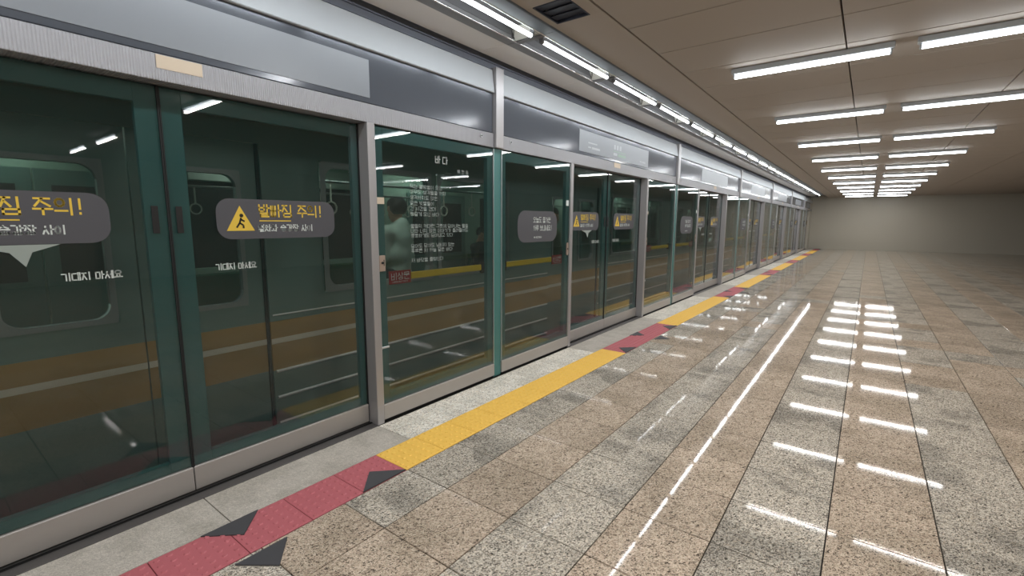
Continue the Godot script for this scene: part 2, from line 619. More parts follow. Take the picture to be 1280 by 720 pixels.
# ------------------------------------------------------------------ ceiling
func build_ceiling() -> void:
	var c := setting("ceiling", "beige panelled ceiling above the platform")
	boxed("slab", Vector3(-4.2, 3.14, -2.06), Vector3(33.6, 3.3, 9.2), M.ceiling_gap, c)
	# plain strip beside the lamps, open at the vent
	var z0 := -2.062
	var z1 := -1.637
	for seg in [[-4.2, 2.885], [3.215, 33.6]]:
		boxed("plain_strip", Vector3(seg[0], 3.0, z0), Vector3(seg[1], 3.05, z1), M.ceiling_beige, c, 0.003)
	boxed("plain_strip", Vector3(2.885, 3.0, z0), Vector3(3.215, 3.05, -2.005), M.ceiling_beige, c)
	boxed("plain_strip", Vector3(2.885, 3.0, -1.73), Vector3(3.215, 3.05, z1), M.ceiling_beige, c)
	var all := []
	for i in range(-11, 45):
		var x := 3.622 + i * 0.671
		for j in 8:
			var z := -1.628 + j * 1.342
			all.append([Vector2(x + 0.3, z + 0.6).length() + (100.0 if x < 0.5 else 0.0), x, z])
	all.sort_custom(func(a, b): return a[0] < b[0])
	var rest := begin()
	for i in all.size():
		var t: Array = all[i]
		if i < 300:
			put("ceiling_panel", sized(Vector3(0.660, 0.04, 1.331), 0.003), M.ceiling_beige, c, Vector3(t[1] + 0.3355, 3.02, t[2] + 0.671))
		else:
			box(rest, Vector3(t[1] + 0.003, 3.0, t[2] + 0.003), Vector3(t[1] + 0.668, 3.04, t[2] + 1.339))
	put("ceiling_panel_field", rest, M.ceiling_beige, c).set_meta("kind", "stuff")
	# flat cove between the lamps and the screen, with the dark slot behind it
	for i in range(-3, 23):
		var x := 0.62 + i * 1.343
		put("cove_panel", sized(Vector3(1.340, 0.03, 0.312), 0.002), M.cove_panel, c, Vector3(x + 0.67, 3.015, -2.708))
	boxed("cove_backing", Vector3(-4.2, 3.03, -2.865), Vector3(33.6, 3.14, -2.55), M.slot_dark, c)
	boxed("slot_top", Vector3(-4.2, 3.14, -3.2), Vector3(33.6, 3.3, -2.06), M.slot_dark, c)
	boxed("slot_back", Vector3(-4.2, 2.905, -3.06), Vector3(33.6, 3.2, -2.945), M.slot_dark, c)
	for y in [2.93, 2.985]:
		boxed("slot_rail", Vector3(-4.2, y, -2.946), Vector3(33.6, y + 0.010, -2.930), M.slot_dark, c)
	# vent
	var v := thing("ceiling_vent", "dark blue slatted air vent in the beige ceiling beside the lamps", "vent", Vector3(3.05, 3.0, -1.8675))
	var s := begin()
	for e in [[-0.165, -0.1375, 0.165, -0.127], [-0.165, 0.127, 0.165, 0.1375], [-0.165, -0.127, -0.154, 0.127], [0.154, -0.127, 0.165, 0.127]]:
		box(s, Vector3(e[0], -0.004, e[1]), Vector3(e[2], 0.03, e[3]), 0.001)
	put("frame", s, M.vent_blue, v)
	boxed("backing", Vector3(-0.165, 0.06, -0.1375), Vector3(0.165, 0.07, 0.1375), M.black, v)
	for i in 3:
		var x := -0.10 + 0.10 * i
		s = begin()
		box(s, Vector3(-0.049, -0.002, -0.127), Vector3(0.049, 0.003, 0.127), 0.001)
		var o := put("slat", s, M.vent_blue, v, Vector3(x, 0.012, 0))
		o.rotation.z = 0.09

# ------------------------------------------------------------------ walls and pillars
func build_room() -> void:
	var w := setting("wall_left")
	boxed("panel", Vector3(-4.4, -0.3, -3.2), Vector3(-4.2, 3.3, 9.4), M.wall_stone, w)
	w = setting("wall_right")
	boxed("panel", Vector3(33.6, -0.3, -3.2), Vector3(33.8, 3.3, 9.4), M.wall_stone, w)
	w = setting("wall_back")
	boxed("panel", Vector3(-4.4, -0.3, 9.2), Vector3(33.8, 3.3, 9.4), M.wall_stone, w)
	w = setting("wall_front")
	boxed("panel", Vector3(-4.4, -0.3, -2.95), Vector3(-3.12, 3.0, -2.84), M.wall_stone, w)
	boxed("panel", Vector3(32.6, -0.3, -2.95), Vector3(33.6, 3.0, -2.84), M.wall_stone, w)
	w = setting("wall_tunnel")
	boxed("lining", Vector3(-6, -1.4, -7.4), Vector3(36, 4.2, -7.2), M.tunnel, w)
	boxed("lining", Vector3(-6, 3.9, -7.4), Vector3(36, 4.2, -3.06), M.tunnel, w)
	boxed("lining", Vector3(-6, 3.2, -3.06), Vector3(36, 4.2, -3.0), M.tunnel, w)
	boxed("lining", Vector3(-6, -1.4, -7.4), Vector3(36, -1.2, -3.0), M.tunnel, w)
	boxed("lining", Vector3(-6.2, -1.4, -7.4), Vector3(-6, 4.2, -3.0), M.tunnel, w)
	boxed("lining", Vector3(36, -1.4, -7.4), Vector3(36.2, 4.2, -3.0), M.tunnel, w)
	boxed("lining", Vector3(-6, -1.4, -3.06), Vector3(-4.4, 4.2, -3.0), M.tunnel, w)
	boxed("lining", Vector3(33.6, -1.4, -3.06), Vector3(36, 4.2, -3.0), M.tunnel, w)

# ------------------------------------------------------------------ lamps
func build_lamps() -> void:
	for k in range(-4, 20):
		var x := 3.30 + 1.343 * k
		var o := thing("strip_lamp", "white tube lamp in a grey trough above the screen, %s from the left" % ORD[k + 4], "lamp", Vector3(x, 2.972, -2.248), "tube lamps in the trough above the screen")
		var e0 := Vector3(0, 0.028, 2.248)
		var w := 1.3415
		boxed("rail", e0 + Vector3(0, -0.012, -2.552), e0 + Vector3(w, 0.03, -2.462), M.trough_grey, o, 0.003)
		for lz in [-2.455, -2.190]:
			var ls := begin()
			tube(ls, e0 + Vector3(0, -0.008, lz), e0 + Vector3(w, -0.008, lz), 0.0075, 0.0075, 12)
			put("polished_lip", ls, M.lip_chrome, o)
		for ex in [[1.338, 1.285], [0.004, 0.055]]:
			var es := begin()
			var a := e0 + Vector3(ex[0], 0.0, 0)
			var b := e0 + Vector3(ex[1], 0.085, 0)
			var nn := Vector3(-0.085, -absf(ex[0] - ex[1]), 0).normalized() if ex[0] > 1.0 else Vector3(0.085, -absf(ex[0] - ex[1]), 0).normalized()
			for off in [Vector3.ZERO, -nn * 0.002]:
				quad(es, a + off + Vector3(0, 0, -2.46), a + off + Vector3(0, 0, -2.193), b + off + Vector3(0, 0, -2.193), b + off + Vector3(0, 0, -2.46), nn if off == Vector3.ZERO else -nn)
			put("end_reflector", es, M.end_white, o)
		boxed("reflector", e0 + Vector3(0, 0.085, -2.46), e0 + Vector3(w, 0.10, -2.19), M.trough_inside, o)
		boxed("trough_side", e0 + Vector3(0, 0.03, -2.47), e0 + Vector3(w, 0.10, -2.462), M.trough_inside, o)
		boxed("trough_side", e0 + Vector3(0, 0.0, -2.192), e0 + Vector3(w, 0.10, -2.186), M.trough_inside, o)
		boxed("blue_band", e0 + Vector3(0, -0.012, -2.186), e0 + Vector3(w, 0.03, -2.066), M.trough_blue, o, 0.003)
		var s := begin()
		tube(s, Vector3(0.085, 0, 0), Vector3(1.258, 0, 0), 0.015, 0.015, 14)
		put("tube", s, M.tube_glow, o)
		for e in [[0.068, 0.085], [1.258, 1.275]]:
			s = begin()
			tube(s, Vector3(e[0], 0, 0), Vector3(e[1], 0, 0), 0.02, 0.02, 12)
			put("end_cap", s, M.trough_grey, o)
		for e in [0.06, 1.272]:
			s = begin()
			box(s, Vector3(e, -0.012, -0.018), Vector3(e + 0.012, 0.112, 0.018), 0.002)
			put("holder", s, M.trough_grey, o)
		s = begin()
		box(s, Vector3(0.0, 0.014, -0.205), Vector3(0.05, 0.026, 0.053), 0.002)
		put("cross_brace", s, M.trough_grey, o)
		for e in [0.0, 0.02]:
			s = begin()
			var pts := [Vector3(1.25 - e, 0.11, -0.16), Vector3(1.235 - e, 0.055, -0.15), Vector3(1.26 - e, 0.02, -0.17), Vector3(1.30 - e, 0.03, -0.19)]
			for i in 3:
				tube(s, pts[i], pts[i + 1], 0.003, 0.003, 6)
			put("wire", s, M.rubber, o)
		lamp_light(o, "tube_light", Vector2(1.17, 0.024), STRIP_ENERGY, Color(0.97, 0.99, 1.0), Vector3(0.67, -0.024, 0), 0.0)
	# lamps across the platform: two near columns and, further from the screen, two more
	var spots := []
	for k in range(-3, 11):
		var x := 5.15 + 2.62 * k
		var row := []
		row.append(Vector2(x, -0.58))
		row.append(Vector2(x, 0.80))
		if k < 0:
			row.append(Vector2(x, 5.0))
			row.append(Vector2(x, 7.0))
		spots.append(row)
	spots[4].append(Vector2(8.15, 4.55))
	spots[5].append(Vector2(11.18, 5.05))
	spots[5].append(Vector2(11.30, 7.00))
	spots[6].append(Vector2(14.45, 7.40))
	for r in spots.size():
		for n in spots[r].size():
			var o := thing("ceiling_lamp", "slim white ceiling tube lamp, %s row from the left, %s out from the screen" % [ORD[r], ORD[n]], "lamp", Vector3(spots[r][n].x, 3.0, spots[r][n].y), "slim lamps across the platform ceiling")
			var s := begin()
			box(s, Vector3(-0.035, -0.05, -0.62), Vector3(0.035, 0.0, 0.62), 0.006)
			put("housing", s, M.cover_white, o)
			s = begin()
			tube(s, Vector3(0, -0.073, -0.59), Vector3(0, -0.073, 0.59), 0.018, 0.018, 12)
			put("tube", s, M.tube_glow, o)
			for e in [-0.605, 0.59]:
				s = begin()
				box(s, Vector3(-0.016, -0.092, e), Vector3(0.016, -0.05, e + 0.015), 0.002)
				put("holder", s, M.cover_white, o)
			lamp_light(o, "tube_light", Vector2(1.17, 0.036), ROW_ENERGY, Color(1.0, 0.98, 0.95), Vector3(0, -0.097, 0), PI / 2)

# ------------------------------------------------------------------ the platform screen
func teal_frame(o: Node3D, x0: float, x1: float, y0: float, y1: float, wl: float, wr: float, wt: float, wb: float, zb: float, zf: float) -> void:
	boxed("stile", Vector3(x0, y0, zb), Vector3(x0 + wl, y1, zf), M.teal, o, 0.002)
	boxed("stile", Vector3(x1 - wr, y0, zb), Vector3(x1, y1, zf), M.teal, o, 0.002)
	boxed("top_rail", Vector3(x0 + wl, y1 - wt, zb), Vector3(x1 - wr, y1, zf), M.teal, o, 0.002)
	boxed("bottom_rail", Vector3(x0 + wl, y0, zb), Vector3(x1 - wr, y0 + wb, zf), M.teal, o, 0.002)

func red_label(o: Node3D, x0: float, y1: float, z: float) -> void:
	var s := begin()
	box(s, Vector3(x0, y1 - 0.102, z - 0.004), Vector3(x0 + 0.216, y1, z), 0.001)
	var l := put("emergency_label", s, M.label_red, o)
	l.set_meta("label", "red emergency door label with white Korean letters")
	s = begin()
	write("비상문", Vector2(x0 + 0.022, y1 - 0.016), 0.055, 0.0056, z + 0.0012, s, 1.04)
	put("lettering", s, M.vinyl_white, l)
	s = begin()
	var t := TextMesh.new()
	var fnt := SystemFont.new()
	fnt.font_names = PackedStringArray(["Droid Sans"])
	t.font = fnt
	t.text = "EMERGENCY DOOR"
	t.font_size = 16
	t.pixel_size = 0.0011
	t.depth = 0.0006
	put("small_lettering", t, M.vinyl_white, l, Vector3(x0 + 0.108, y1 - 0.086, z + 0.001))

func fixed_panel(x0: float, x1: float, which: String, label: String, poem: bool) -> void:
	var w := x1 - x0
	var o := thing("fixed_screen_panel", label, "glass panel", Vector3(x0, 0, ZS), "fixed glass panels of the platform screen")
	boxed("kick_plate", Vector3(0.0, 0.022, -0.05), Vector3(w, 0.140, 0.012), M.kick_steel, o, 0.003)
	boxed("base_gap", Vector3(0.0, 0.0, -0.05), Vector3(w, 0.022, -0.006), M.black, o)
	teal_frame(o, 0.004, w - 0.004, 0.142, 2.192, 0.073, 0.076, 0.092, 0.075, -0.052, -0.009)
	boxed("glass_pane", Vector3(0.006, 0.142, -0.008), Vector3(w - 0.006, 2.192, 0.0), M.screen_glass, o)
	boxed("edge_trim", Vector3(0.0, 0.142, -0.05), Vector3(0.006, 2.194, 0.006), M.edge_silver, o)
	boxed("edge_trim", Vector3(w - 0.006, 0.142, -0.05), Vector3(w, 2.194, 0.006), M.edge_silver, o)
	# push bar on the track side of the glass
	var bz := -0.032
	if which == "A":
		var b := boxed("push_bar", Vector3(0.335, 1.072, bz - 0.02), Vector3(1.195, 1.128, bz), M.bar_yellow, o, 0.006)
		b.set_meta("label", "yellow emergency push bar")
		boxed("bar_bracket", Vector3(1.195, 1.045, bz - 0.03), Vector3(1.235, 1.150, bz + 0.004), M.rubber, o, 0.006)
		red_label(o, 0.115, 1.150, bz + 0.004)
		boxed("name_tag", Vector3(0.010, 1.650, 0.0), Vector3(0.072, 1.697, 0.002), M.label_beige, o)
		var p := boxed("lock_plate", Vector3(0.008, 1.160, 0.0), Vector3(0.062, 1.278, 0.006), M.lock_plate, o, 0.002)
		var s := begin()
		tube(s, Vector3(0.034, 1.222, 0.006), Vector3(0.034, 1.222, 0.011), 0.009, 0.009, 12)
		put("keyhole", s, M.rubber, p)
		boxed("slot", Vector3(0.046, 1.20, 0.006), Vector3(0.052, 1.245, 0.007), M.rubber, p)
		boxed("hinge_knob", Vector3(0.0, 0.575, 0.0), Vector3(0.075, 0.590, 0.006), M.edge_silver, o, 0.002)
	else:
		var b := boxed("push_bar", Vector3(0.125, 1.072, bz - 0.02), Vector3(0.975, 1.128, bz), M.bar_yellow, o, 0.006)
		b.set_meta("label", "yellow emergency push bar")
		boxed("bar_bracket", Vector3(0.085, 1.045, bz - 0.03), Vector3(0.125, 1.150, bz + 0.004), M.rubber, o, 0.006)
		red_label(o, 0.972, 1.146, bz + 0.004)
		boxed("bar_bracket", Vector3(1.18, 1.13, bz - 0.02), Vector3(1.215, 1.19, bz + 0.002), M.rubber, o, 0.006)
		boxed("name_tag", Vector3(w - 0.085, 1.712, 0.0), Vector3(w - 0.03, 1.775, 0.002), M.vinyl_white, o)
		var s := begin()
		var pts := rounded(w - 0.062, 1.135, w - 0.018, 1.285, 0.02)
		plate(s, pts, 0.0, 0.005)
		var p := put("lock_plate", s, M.lock_plate, o)
		s = begin()
		tube(s, Vector3(w - 0.04, 1.21, 0.005), Vector3(w - 0.04, 1.21, 0.01), 0.009, 0.009, 12)
		put("keyhole", s, M.rubber, p)
		# rounded notice stuck on the glass
		s = begin()
		plate(s, rounded(0.266, 1.312, 1.020, 1.640, 0.12, 8), 0.0, 0.0012)
		var st := put("notice_film", s, M.film_grey, o)
		st.set_meta("label", "dark grey rounded notice with white Korean greeting")
		s = begin()
		words("오늘도 즐거운", Vector2(0.545, 1.574), 0.058, 0.0066, 0.0022, 0.86, M.vinyl_white, st, "lettering")
		words("하루 보내세요!", Vector2(0.545, 1.488), 0.058, 0.0066, 0.0022, 0.86, M.vinyl_white, st, "lettering")
		s = begin()
		write("서울교통공사", Vector2(0.588, 1.372), 0.020, 0.0032, 0.0022, s, 0.95)
		tube(s, Vector3(0.570, 1.362, 0.001), Vector3(0.570, 1.362, 0.0022), 0.010, 0.010, 12)
		put("small_lettering", s, M.vinyl_white, st)
	if poem:
		var dx := -x0
		var lines := [["작은 물방울이 모인", 1.810], ["아무도 생각들을 하지", 1.768], ["생각하지도 않은", 1.725], ["맑은 빗물들이", 1.682], ["긴 시간을 견뎌", 1.640], ["둥글게 모인 바다", 1.597], ["물들의 커다란 그릇에 담아내는 물을", 1.504], ["나와 너의 많은 이야기가 흘러들어도", 1.467], ["풍풍하게도 담아내고 있다", 1.430], ["담아도 담아도 넘치지 않는", 1.349], ["푸르른 저 하늘 닮은 바다", 1.311], ["저 바닷물 출렁인다", 1.236]]
		for l in lines:
			words(l[0], Vector2(2.462 + dx, l[1]), 0.030, 0.0031, 0.0012, 1.22, M.vinyl_poem, o, "poem_word")
		var s := begin()
		write("바", Vector2(2.734 + dx, 2.052), 0.060, 0.0048, 0.0012, s, 0.98)
		write("다", Vector2(2.818 + dx, 2.052), 0.060, 0.0048, 0.0012, s, 0.98)
		put("poem_title", s, M.vinyl_white, o)
		s = begin()
		write("박 현 용", Vector2(2.992 + dx, 1.962), 0.032, 0.0034, 0.0012, s, 1.05)
		put("poem_author", s, M.vinyl_poem, o)

func warning_film(o: Node3D, x0: float, tail: bool) -> void:
	var s := begin()
	plate(s, rounded(x0, 1.420, x0 + 0.735, 1.652, 0.075, 6), 0.0, 0.0012)
	var st := put("warning_film", s, M.film_grey, o)
	st.set_meta("label", "grey rounded warning film with yellow Korean letters")
	s = begin()
	words("발빠짐 주의!", Vector2(x0 + 0.235, 1.622), 0.074, 0.0085, 0.0022, 0.88, M.vinyl_yellow, st, "lettering")
	s = begin()
	write("열차와 승강장 사이", Vector2(x0 + 0.225, 1.502), 0.040, 0.006, 0.0022, s, 0.92)
	put("small_lettering", s, M.vinyl_white, st)
	boxed("rule", Vector3(x0 + 0.235, 1.523, 0.0012), Vector3(x0 + 0.43, 1.529, 0.0022), M.vinyl_yellow, st)
	# triangle with a stepping figure
	s = begin()
	plate(s, PackedVector2Array([Vector2(x0 + 0.05, 1.468), Vector2(x0 + 0.205, 1.468), Vector2(x0 + 0.1275, 1.612)]), 0.0012, 0.002)
	var t := put("warning_triangle", s, M.vinyl_yellow, st)
	s = begin()
	tube(s, Vector3(x0 + 0.134, 1.556, 0.002), Vector3(x0 + 0.134, 1.556, 0.003), 0.011, 0.011, 10)
	for e in [[0.131, 1.543, 0.122, 1.513], [0.122, 1.513, 0.142, 1.500], [0.142, 1.500, 0.142, 1.482], [0.122, 1.513, 0.104, 1.486], [0.129, 1.534, 0.150, 1.522]]:
		var a := Vector3(x0 + e[0], e[1], 0.0027)
		var b := Vector3(x0 + e[2], e[3], 0.0027)
		var n := Vector3(-(b - a).y, (b - a).x, 0).normalized() * 0.005
		quad(s, a + n, b + n, b - n, a - n, Vector3(0, 0, 1))
	put("stepping_figure", s, M.black, t)
	if tail:
		s = begin()
		plate(s, PackedVector2Array([Vector2(x0 + 0.27, 1.418), Vector2(x0 + 0.55, 1.418), Vector2(x0 + 0.455, 1.385), Vector2(x0 + 0.43, 1.322), Vector2(x0 + 0.385, 1.385)]), 0.0, 0.0012)
		put("film_tail", s, M.tail_grey, st)

func door_leaf(x0: float, x1: float, first: bool, label: String) -> void:
	var w := x1 - x0
	var o := thing("sliding_door_leaf", label, "sliding door", Vector3(x0, 0, ZD), "sliding glass leaves of the platform screen")
	boxed("kick_plate", Vector3(0.0, 0.012, -0.03), Vector3(w - 0.002, 0.150, 0.012), M.kick_steel, o, 0.003)
	teal_frame(o, 0.0, w - 0.002, 0.152, 2.196, 0.03 if first else 0.10, 0.10 if first else 0.05, 0.09, 0.06, -0.04, -0.007)
	boxed("glass_pane", Vector3(0.002, 0.152, -0.006), Vector3(w - 0.004, 2.196, 0.0), M.screen_glass, o)
	boxed("rubber_edge", Vector3(w - 0.006 if first else 0.0, 0.012, -0.04), Vector3(w if first else 0.006, 2.196, 0.006), M.rubber, o)
	boxed("finger_pull", Vector3(w - 0.075 if first else 0.03, 1.46, 0.0), Vector3(w - 0.045 if first else 0.06, 1.60, 0.003), M.black, o, 0.001)
	warning_film(o, 0.132 if first else 0.222, first)
	var s := begin()
	write("기대지 마세요", Vector2(w - 0.44 if first else 0.20, 1.283), 0.036, 0.005, 0.0012, s, 0.9)
	put("small_lettering", s, M.vinyl_white, o)

func header(x0: float, x1: float, lettered: bool, label: String) -> void:
	var w := x1 - x0
	var o := thing("screen_header", label, "door header", Vector3(x0, 0, ZS), "headers of the platform screen")
	boxed("transom", Vector3(0.002, 2.203, -0.13), Vector3(w - 0.002, 2.330, 0.006), M.ribbed_aluminium, o, 0.003)
	boxed("dark_fascia", Vector3(0.002, 2.337, -0.10), Vector3(w - 0.002, 2.700, -0.008), M.header_grey, o, 0.002)
	# white cover leaning back, its foot standing proud of the dark fascia
	var cs := begin()
	var prof := [Vector2(2.685, 0.014), Vector2(2.690, 0.018), Vector2(2.885, -0.010), Vector2(2.892, -0.018), Vector2(2.892, -0.12), Vector2(2.700, -0.12), Vector2(2.685, -0.02)]
	for i in prof.size():
		var a: Vector2 = prof[i]
		var b: Vector2 = prof[(i + 1) % prof.size()]
		var n := Vector3(0, (b - a).y, -(b - a).x).normalized()
		if n.dot(Vector3(0, (a + b).x * 0.5 - 2.79, (a + b).y * 0.5 + 0.05)) < 0.0:
			n = -n
		quad(cs, Vector3(0.002, a.x, a.y), Vector3(w - 0.002, a.x, a.y), Vector3(w - 0.002, b.x, b.y), Vector3(0.002, b.x, b.y), n)
	for ex in [0.002, w - 0.002]:
		for i in range(1, prof.size() - 1):
			tri(cs, Vector3(ex, prof[0].x, prof[0].y), Vector3(ex, prof[i].x, prof[i].y), Vector3(ex, prof[i + 1].x, prof[i + 1].y), Vector3(-1 if ex < 0.1 else 1, 0, 0))
	put("white_cover", cs, M.cover_white, o)
	boxed("back_box", Vector3(0.0, 2.205, -0.16), Vector3(w, 2.70, -0.13), M.slot_dark, o)
	for x in [0.141, w - 0.178]:
		var s := begin()
		tube(s, Vector3(x, 2.285, 0.006), Vector3(x, 2.285, 0.012), 0.016, 0.014, 14)
		var k := put("lock", s, M.edge_silver, o)
		s = begin()
		tube(s, Vector3(x, 2.285, 0.012), Vector3(x, 2.285, 0.0135), 0.008, 0.008, 10)
		put("keyhole", s, M.rubber, k)
	# printed sign and small tag over the door
	var s1 := begin()
	var dx := 5.10 - 3.594
	box(s1, Vector3(dx, 2.372, -0.008), Vector3(dx + 2.20, 2.622, -0.005))
	var sg := put("station_sign", s1, M.sign_film, o)
	sg.set_meta("label", "pale grey station sign film on the dark fascia")
	if lettered:
		for e in [[0.22, 2.432, 0.30, 2.448], [0.32, 2.425, 0.54, 2.450], [0.22, 2.485, 0.46, 2.500], [0.94, 2.420, 1.06, 2.455], [1.86, 2.418, 1.93, 2.440], [1.95, 2.415, 2.08, 2.440]]:
			boxed("small_lettering", Vector3(dx + e[0], e[1], -0.005), Vector3(dx + e[2], e[3], -0.004), M.sign_text, sg)
		for e in [[1.09, 2.415, 1.34, 2.450], [0.94, 2.470, 1.34, 2.480]]:
			boxed("green_line", Vector3(dx + e[0], e[1], -0.005), Vector3(dx + e[2], e[3], -0.004), M.sign_line, sg)
		for i in 3:
			boxed("lettering", Vector3(dx + 0.95 + 0.09 * i, 2.500, -0.005), Vector3(dx + 1.01 + 0.09 * i, 2.560, -0.004), M.sign_text, sg)
	boxed("name_tag", Vector3(2.46, 2.262, 0.006), Vector3(2.66, 2.325, 0.008), M.label_beige, o)

func build_screen() -> void:
	for k in range(-1, 6):
		var x := k * PERIOD
		var which: String = ["left of view", "by the poem", "second bay", "third bay", "fourth bay", "fifth bay", "last bay"][k + 1]
		# posts
		var bay: String = ["left of the camera view", "between the left doors and the poem panel", "on the right of the first full door pair", "on the right of the second door pair", "on the right of the third door pair", "on the right of the fourth door pair", "on the right of the fifth door pair"][k + 1]
		var p := thing("door_post", "deep silver door post " + bay, "post", Vector3(2.08 + x, 0, ZS), "silver posts beside the doors")
		boxed("shaft", Vector3(0, 0.0, -0.10), Vector3(0.062, 2.203, 0.020), M.aluminium, p, 0.004)
		boxed("seal", Vector3(-0.006, 0.0, -0.10), Vector3(0.0, 2.203, -0.085), M.rubber, p)
		var la := "glass emergency panel with red label left of its yellow bar, " + which
		if k == 0:
			la = "large glass panel with the white sea poem, yellow bar and red label at left"
		fixed_panel(2.145 + x, 3.476 + x, "A", la, k == 0)
		var m := thing("screen_mullion", "green mullion with silver top between two fixed panels, " + which, "mullion", Vector3(3.476 + x, 0, ZS), "green mullions of the screen")
		boxed("green_post", Vector3(0.002, 0.0, -0.08), Vector3(0.116, 2.20, -0.004), M.teal, m, 0.003)
		boxed("silver_post", Vector3(0.004, 2.203, -0.10), Vector3(0.114, 2.908, 0.034), M.aluminium, m, 0.004)
		var lb := "glass emergency panel with grey greeting notice and red label at right, " + which
		if k == 0:
			lb = "glass panel with rounded grey greeting notice, right of the poem panel"
		fixed_panel(3.594 + x, 4.898 + x, "B", lb, false)
		var q := thing("slim_door_post", "slim silver post at the right edge of the greeting panel, " + which, "post", Vector3(4.898 + x, 0, ZS), "slim silver posts beside the doors")
		boxed("shaft", Vector3(0.002, 0.0, -0.10), Vector3(0.062, 2.203, 0.012), M.aluminium, q, 0.004)
		var d: String = ["at the left edge of the picture", "right of the greeting notice panel", "second pair along the screen", "third pair along the screen", "fourth pair along the screen", "fifth pair along the screen", "last pair along the screen"][k + 1]
		door_leaf(4.965 + x, 6.075 + x, true, "left leaf of sliding glass doors with warning film, " + d)
		door_leaf(6.077 + x, 7.245 + x, false, "right leaf of sliding glass doors with warning film, " + d)
		var sl := thing("door_sill", "grey metal door sill under sliding doors, " + d, "sill", Vector3(4.96 + x, 0, ZS), "metal sills under the doors")
		boxed("plate", Vector3(0.0, -0.012, -0.115), Vector3(2.29, 0.003, 0.022), M.sill_steel, sl, 0.001)
		boxed("guide", Vector3(0.0, 0.003, -0.05), Vector3(2.29, 0.006, -0.06), M.black, sl)
		header(3.594 + x, 8.646 + x, k == 0, "silver and dark grey header with white top cover, " + ["above the poem", "above the greeting notice", "second bay", "third bay", "fourth bay", "fifth bay", "last bay"][k + 1])

# ------------------------------------------------------------------ the train
func wall_with_holes(s: SurfaceTool, x0: float, x1: float, y0: float, y1: float, holes: Array, z0: float, z1: float) -> void:
	var x := x0
	for h in holes:
		box(s, Vector3(x, y0, z0), Vector3(h[0], y1, z1))
		box(s, Vector3(h[0], y0, z0), Vector3(h[2], h[1], z1))
		box(s, Vector3(h[0], h[3], z0), Vector3(h[2], y1, z1))
		x = h[2]
	box(s, Vector3(x, y0, z0), Vector3(x1, y1, z1))

func train_window(t: Node3D, x0: float, y0: float, x1: float, y1: float, z: float, front: float) -> void:
	var s := begin()
	ring(s, x0, y0, x1, y1, 0.09, 0.045, z - 0.05, z + front)
	var f := put("window", s, M.train_frame, t)
	boxed("pane", Vector3(x0 + 0.02, y0 + 0.02, z - 0.03), Vector3(x1 - 0.02, y1 - 0.02, z - 0.026), M.train_glass, f)

func bench(t: Node3D, x0: float, x1: float, z: float, face: float) -> void:
	# long seat against a side wall; face is the direction people on it look
	var a := minf(z, z + face * 0.46)
	var b := maxf(z, z + face * 0.46)
	boxed("seat", Vector3(x0, 0.36, a), Vector3(x1, 0.44, b), M.seat_green, t, 0.02)
	var c := minf(z, z + face * 0.07)
	var d := maxf(z, z + face * 0.07)
	boxed("backrest", Vector3(x0, 0.46, c), Vector3(x1, 0.90, d), M.seat_green, t, 0.02)
	boxed("seat_base", Vector3(x0 + 0.1, 0.0, minf(z, z + face * 0.3)), Vector3(x1 - 0.1, 0.36, maxf(z, z + face * 0.3)), M.seat_steel, t)

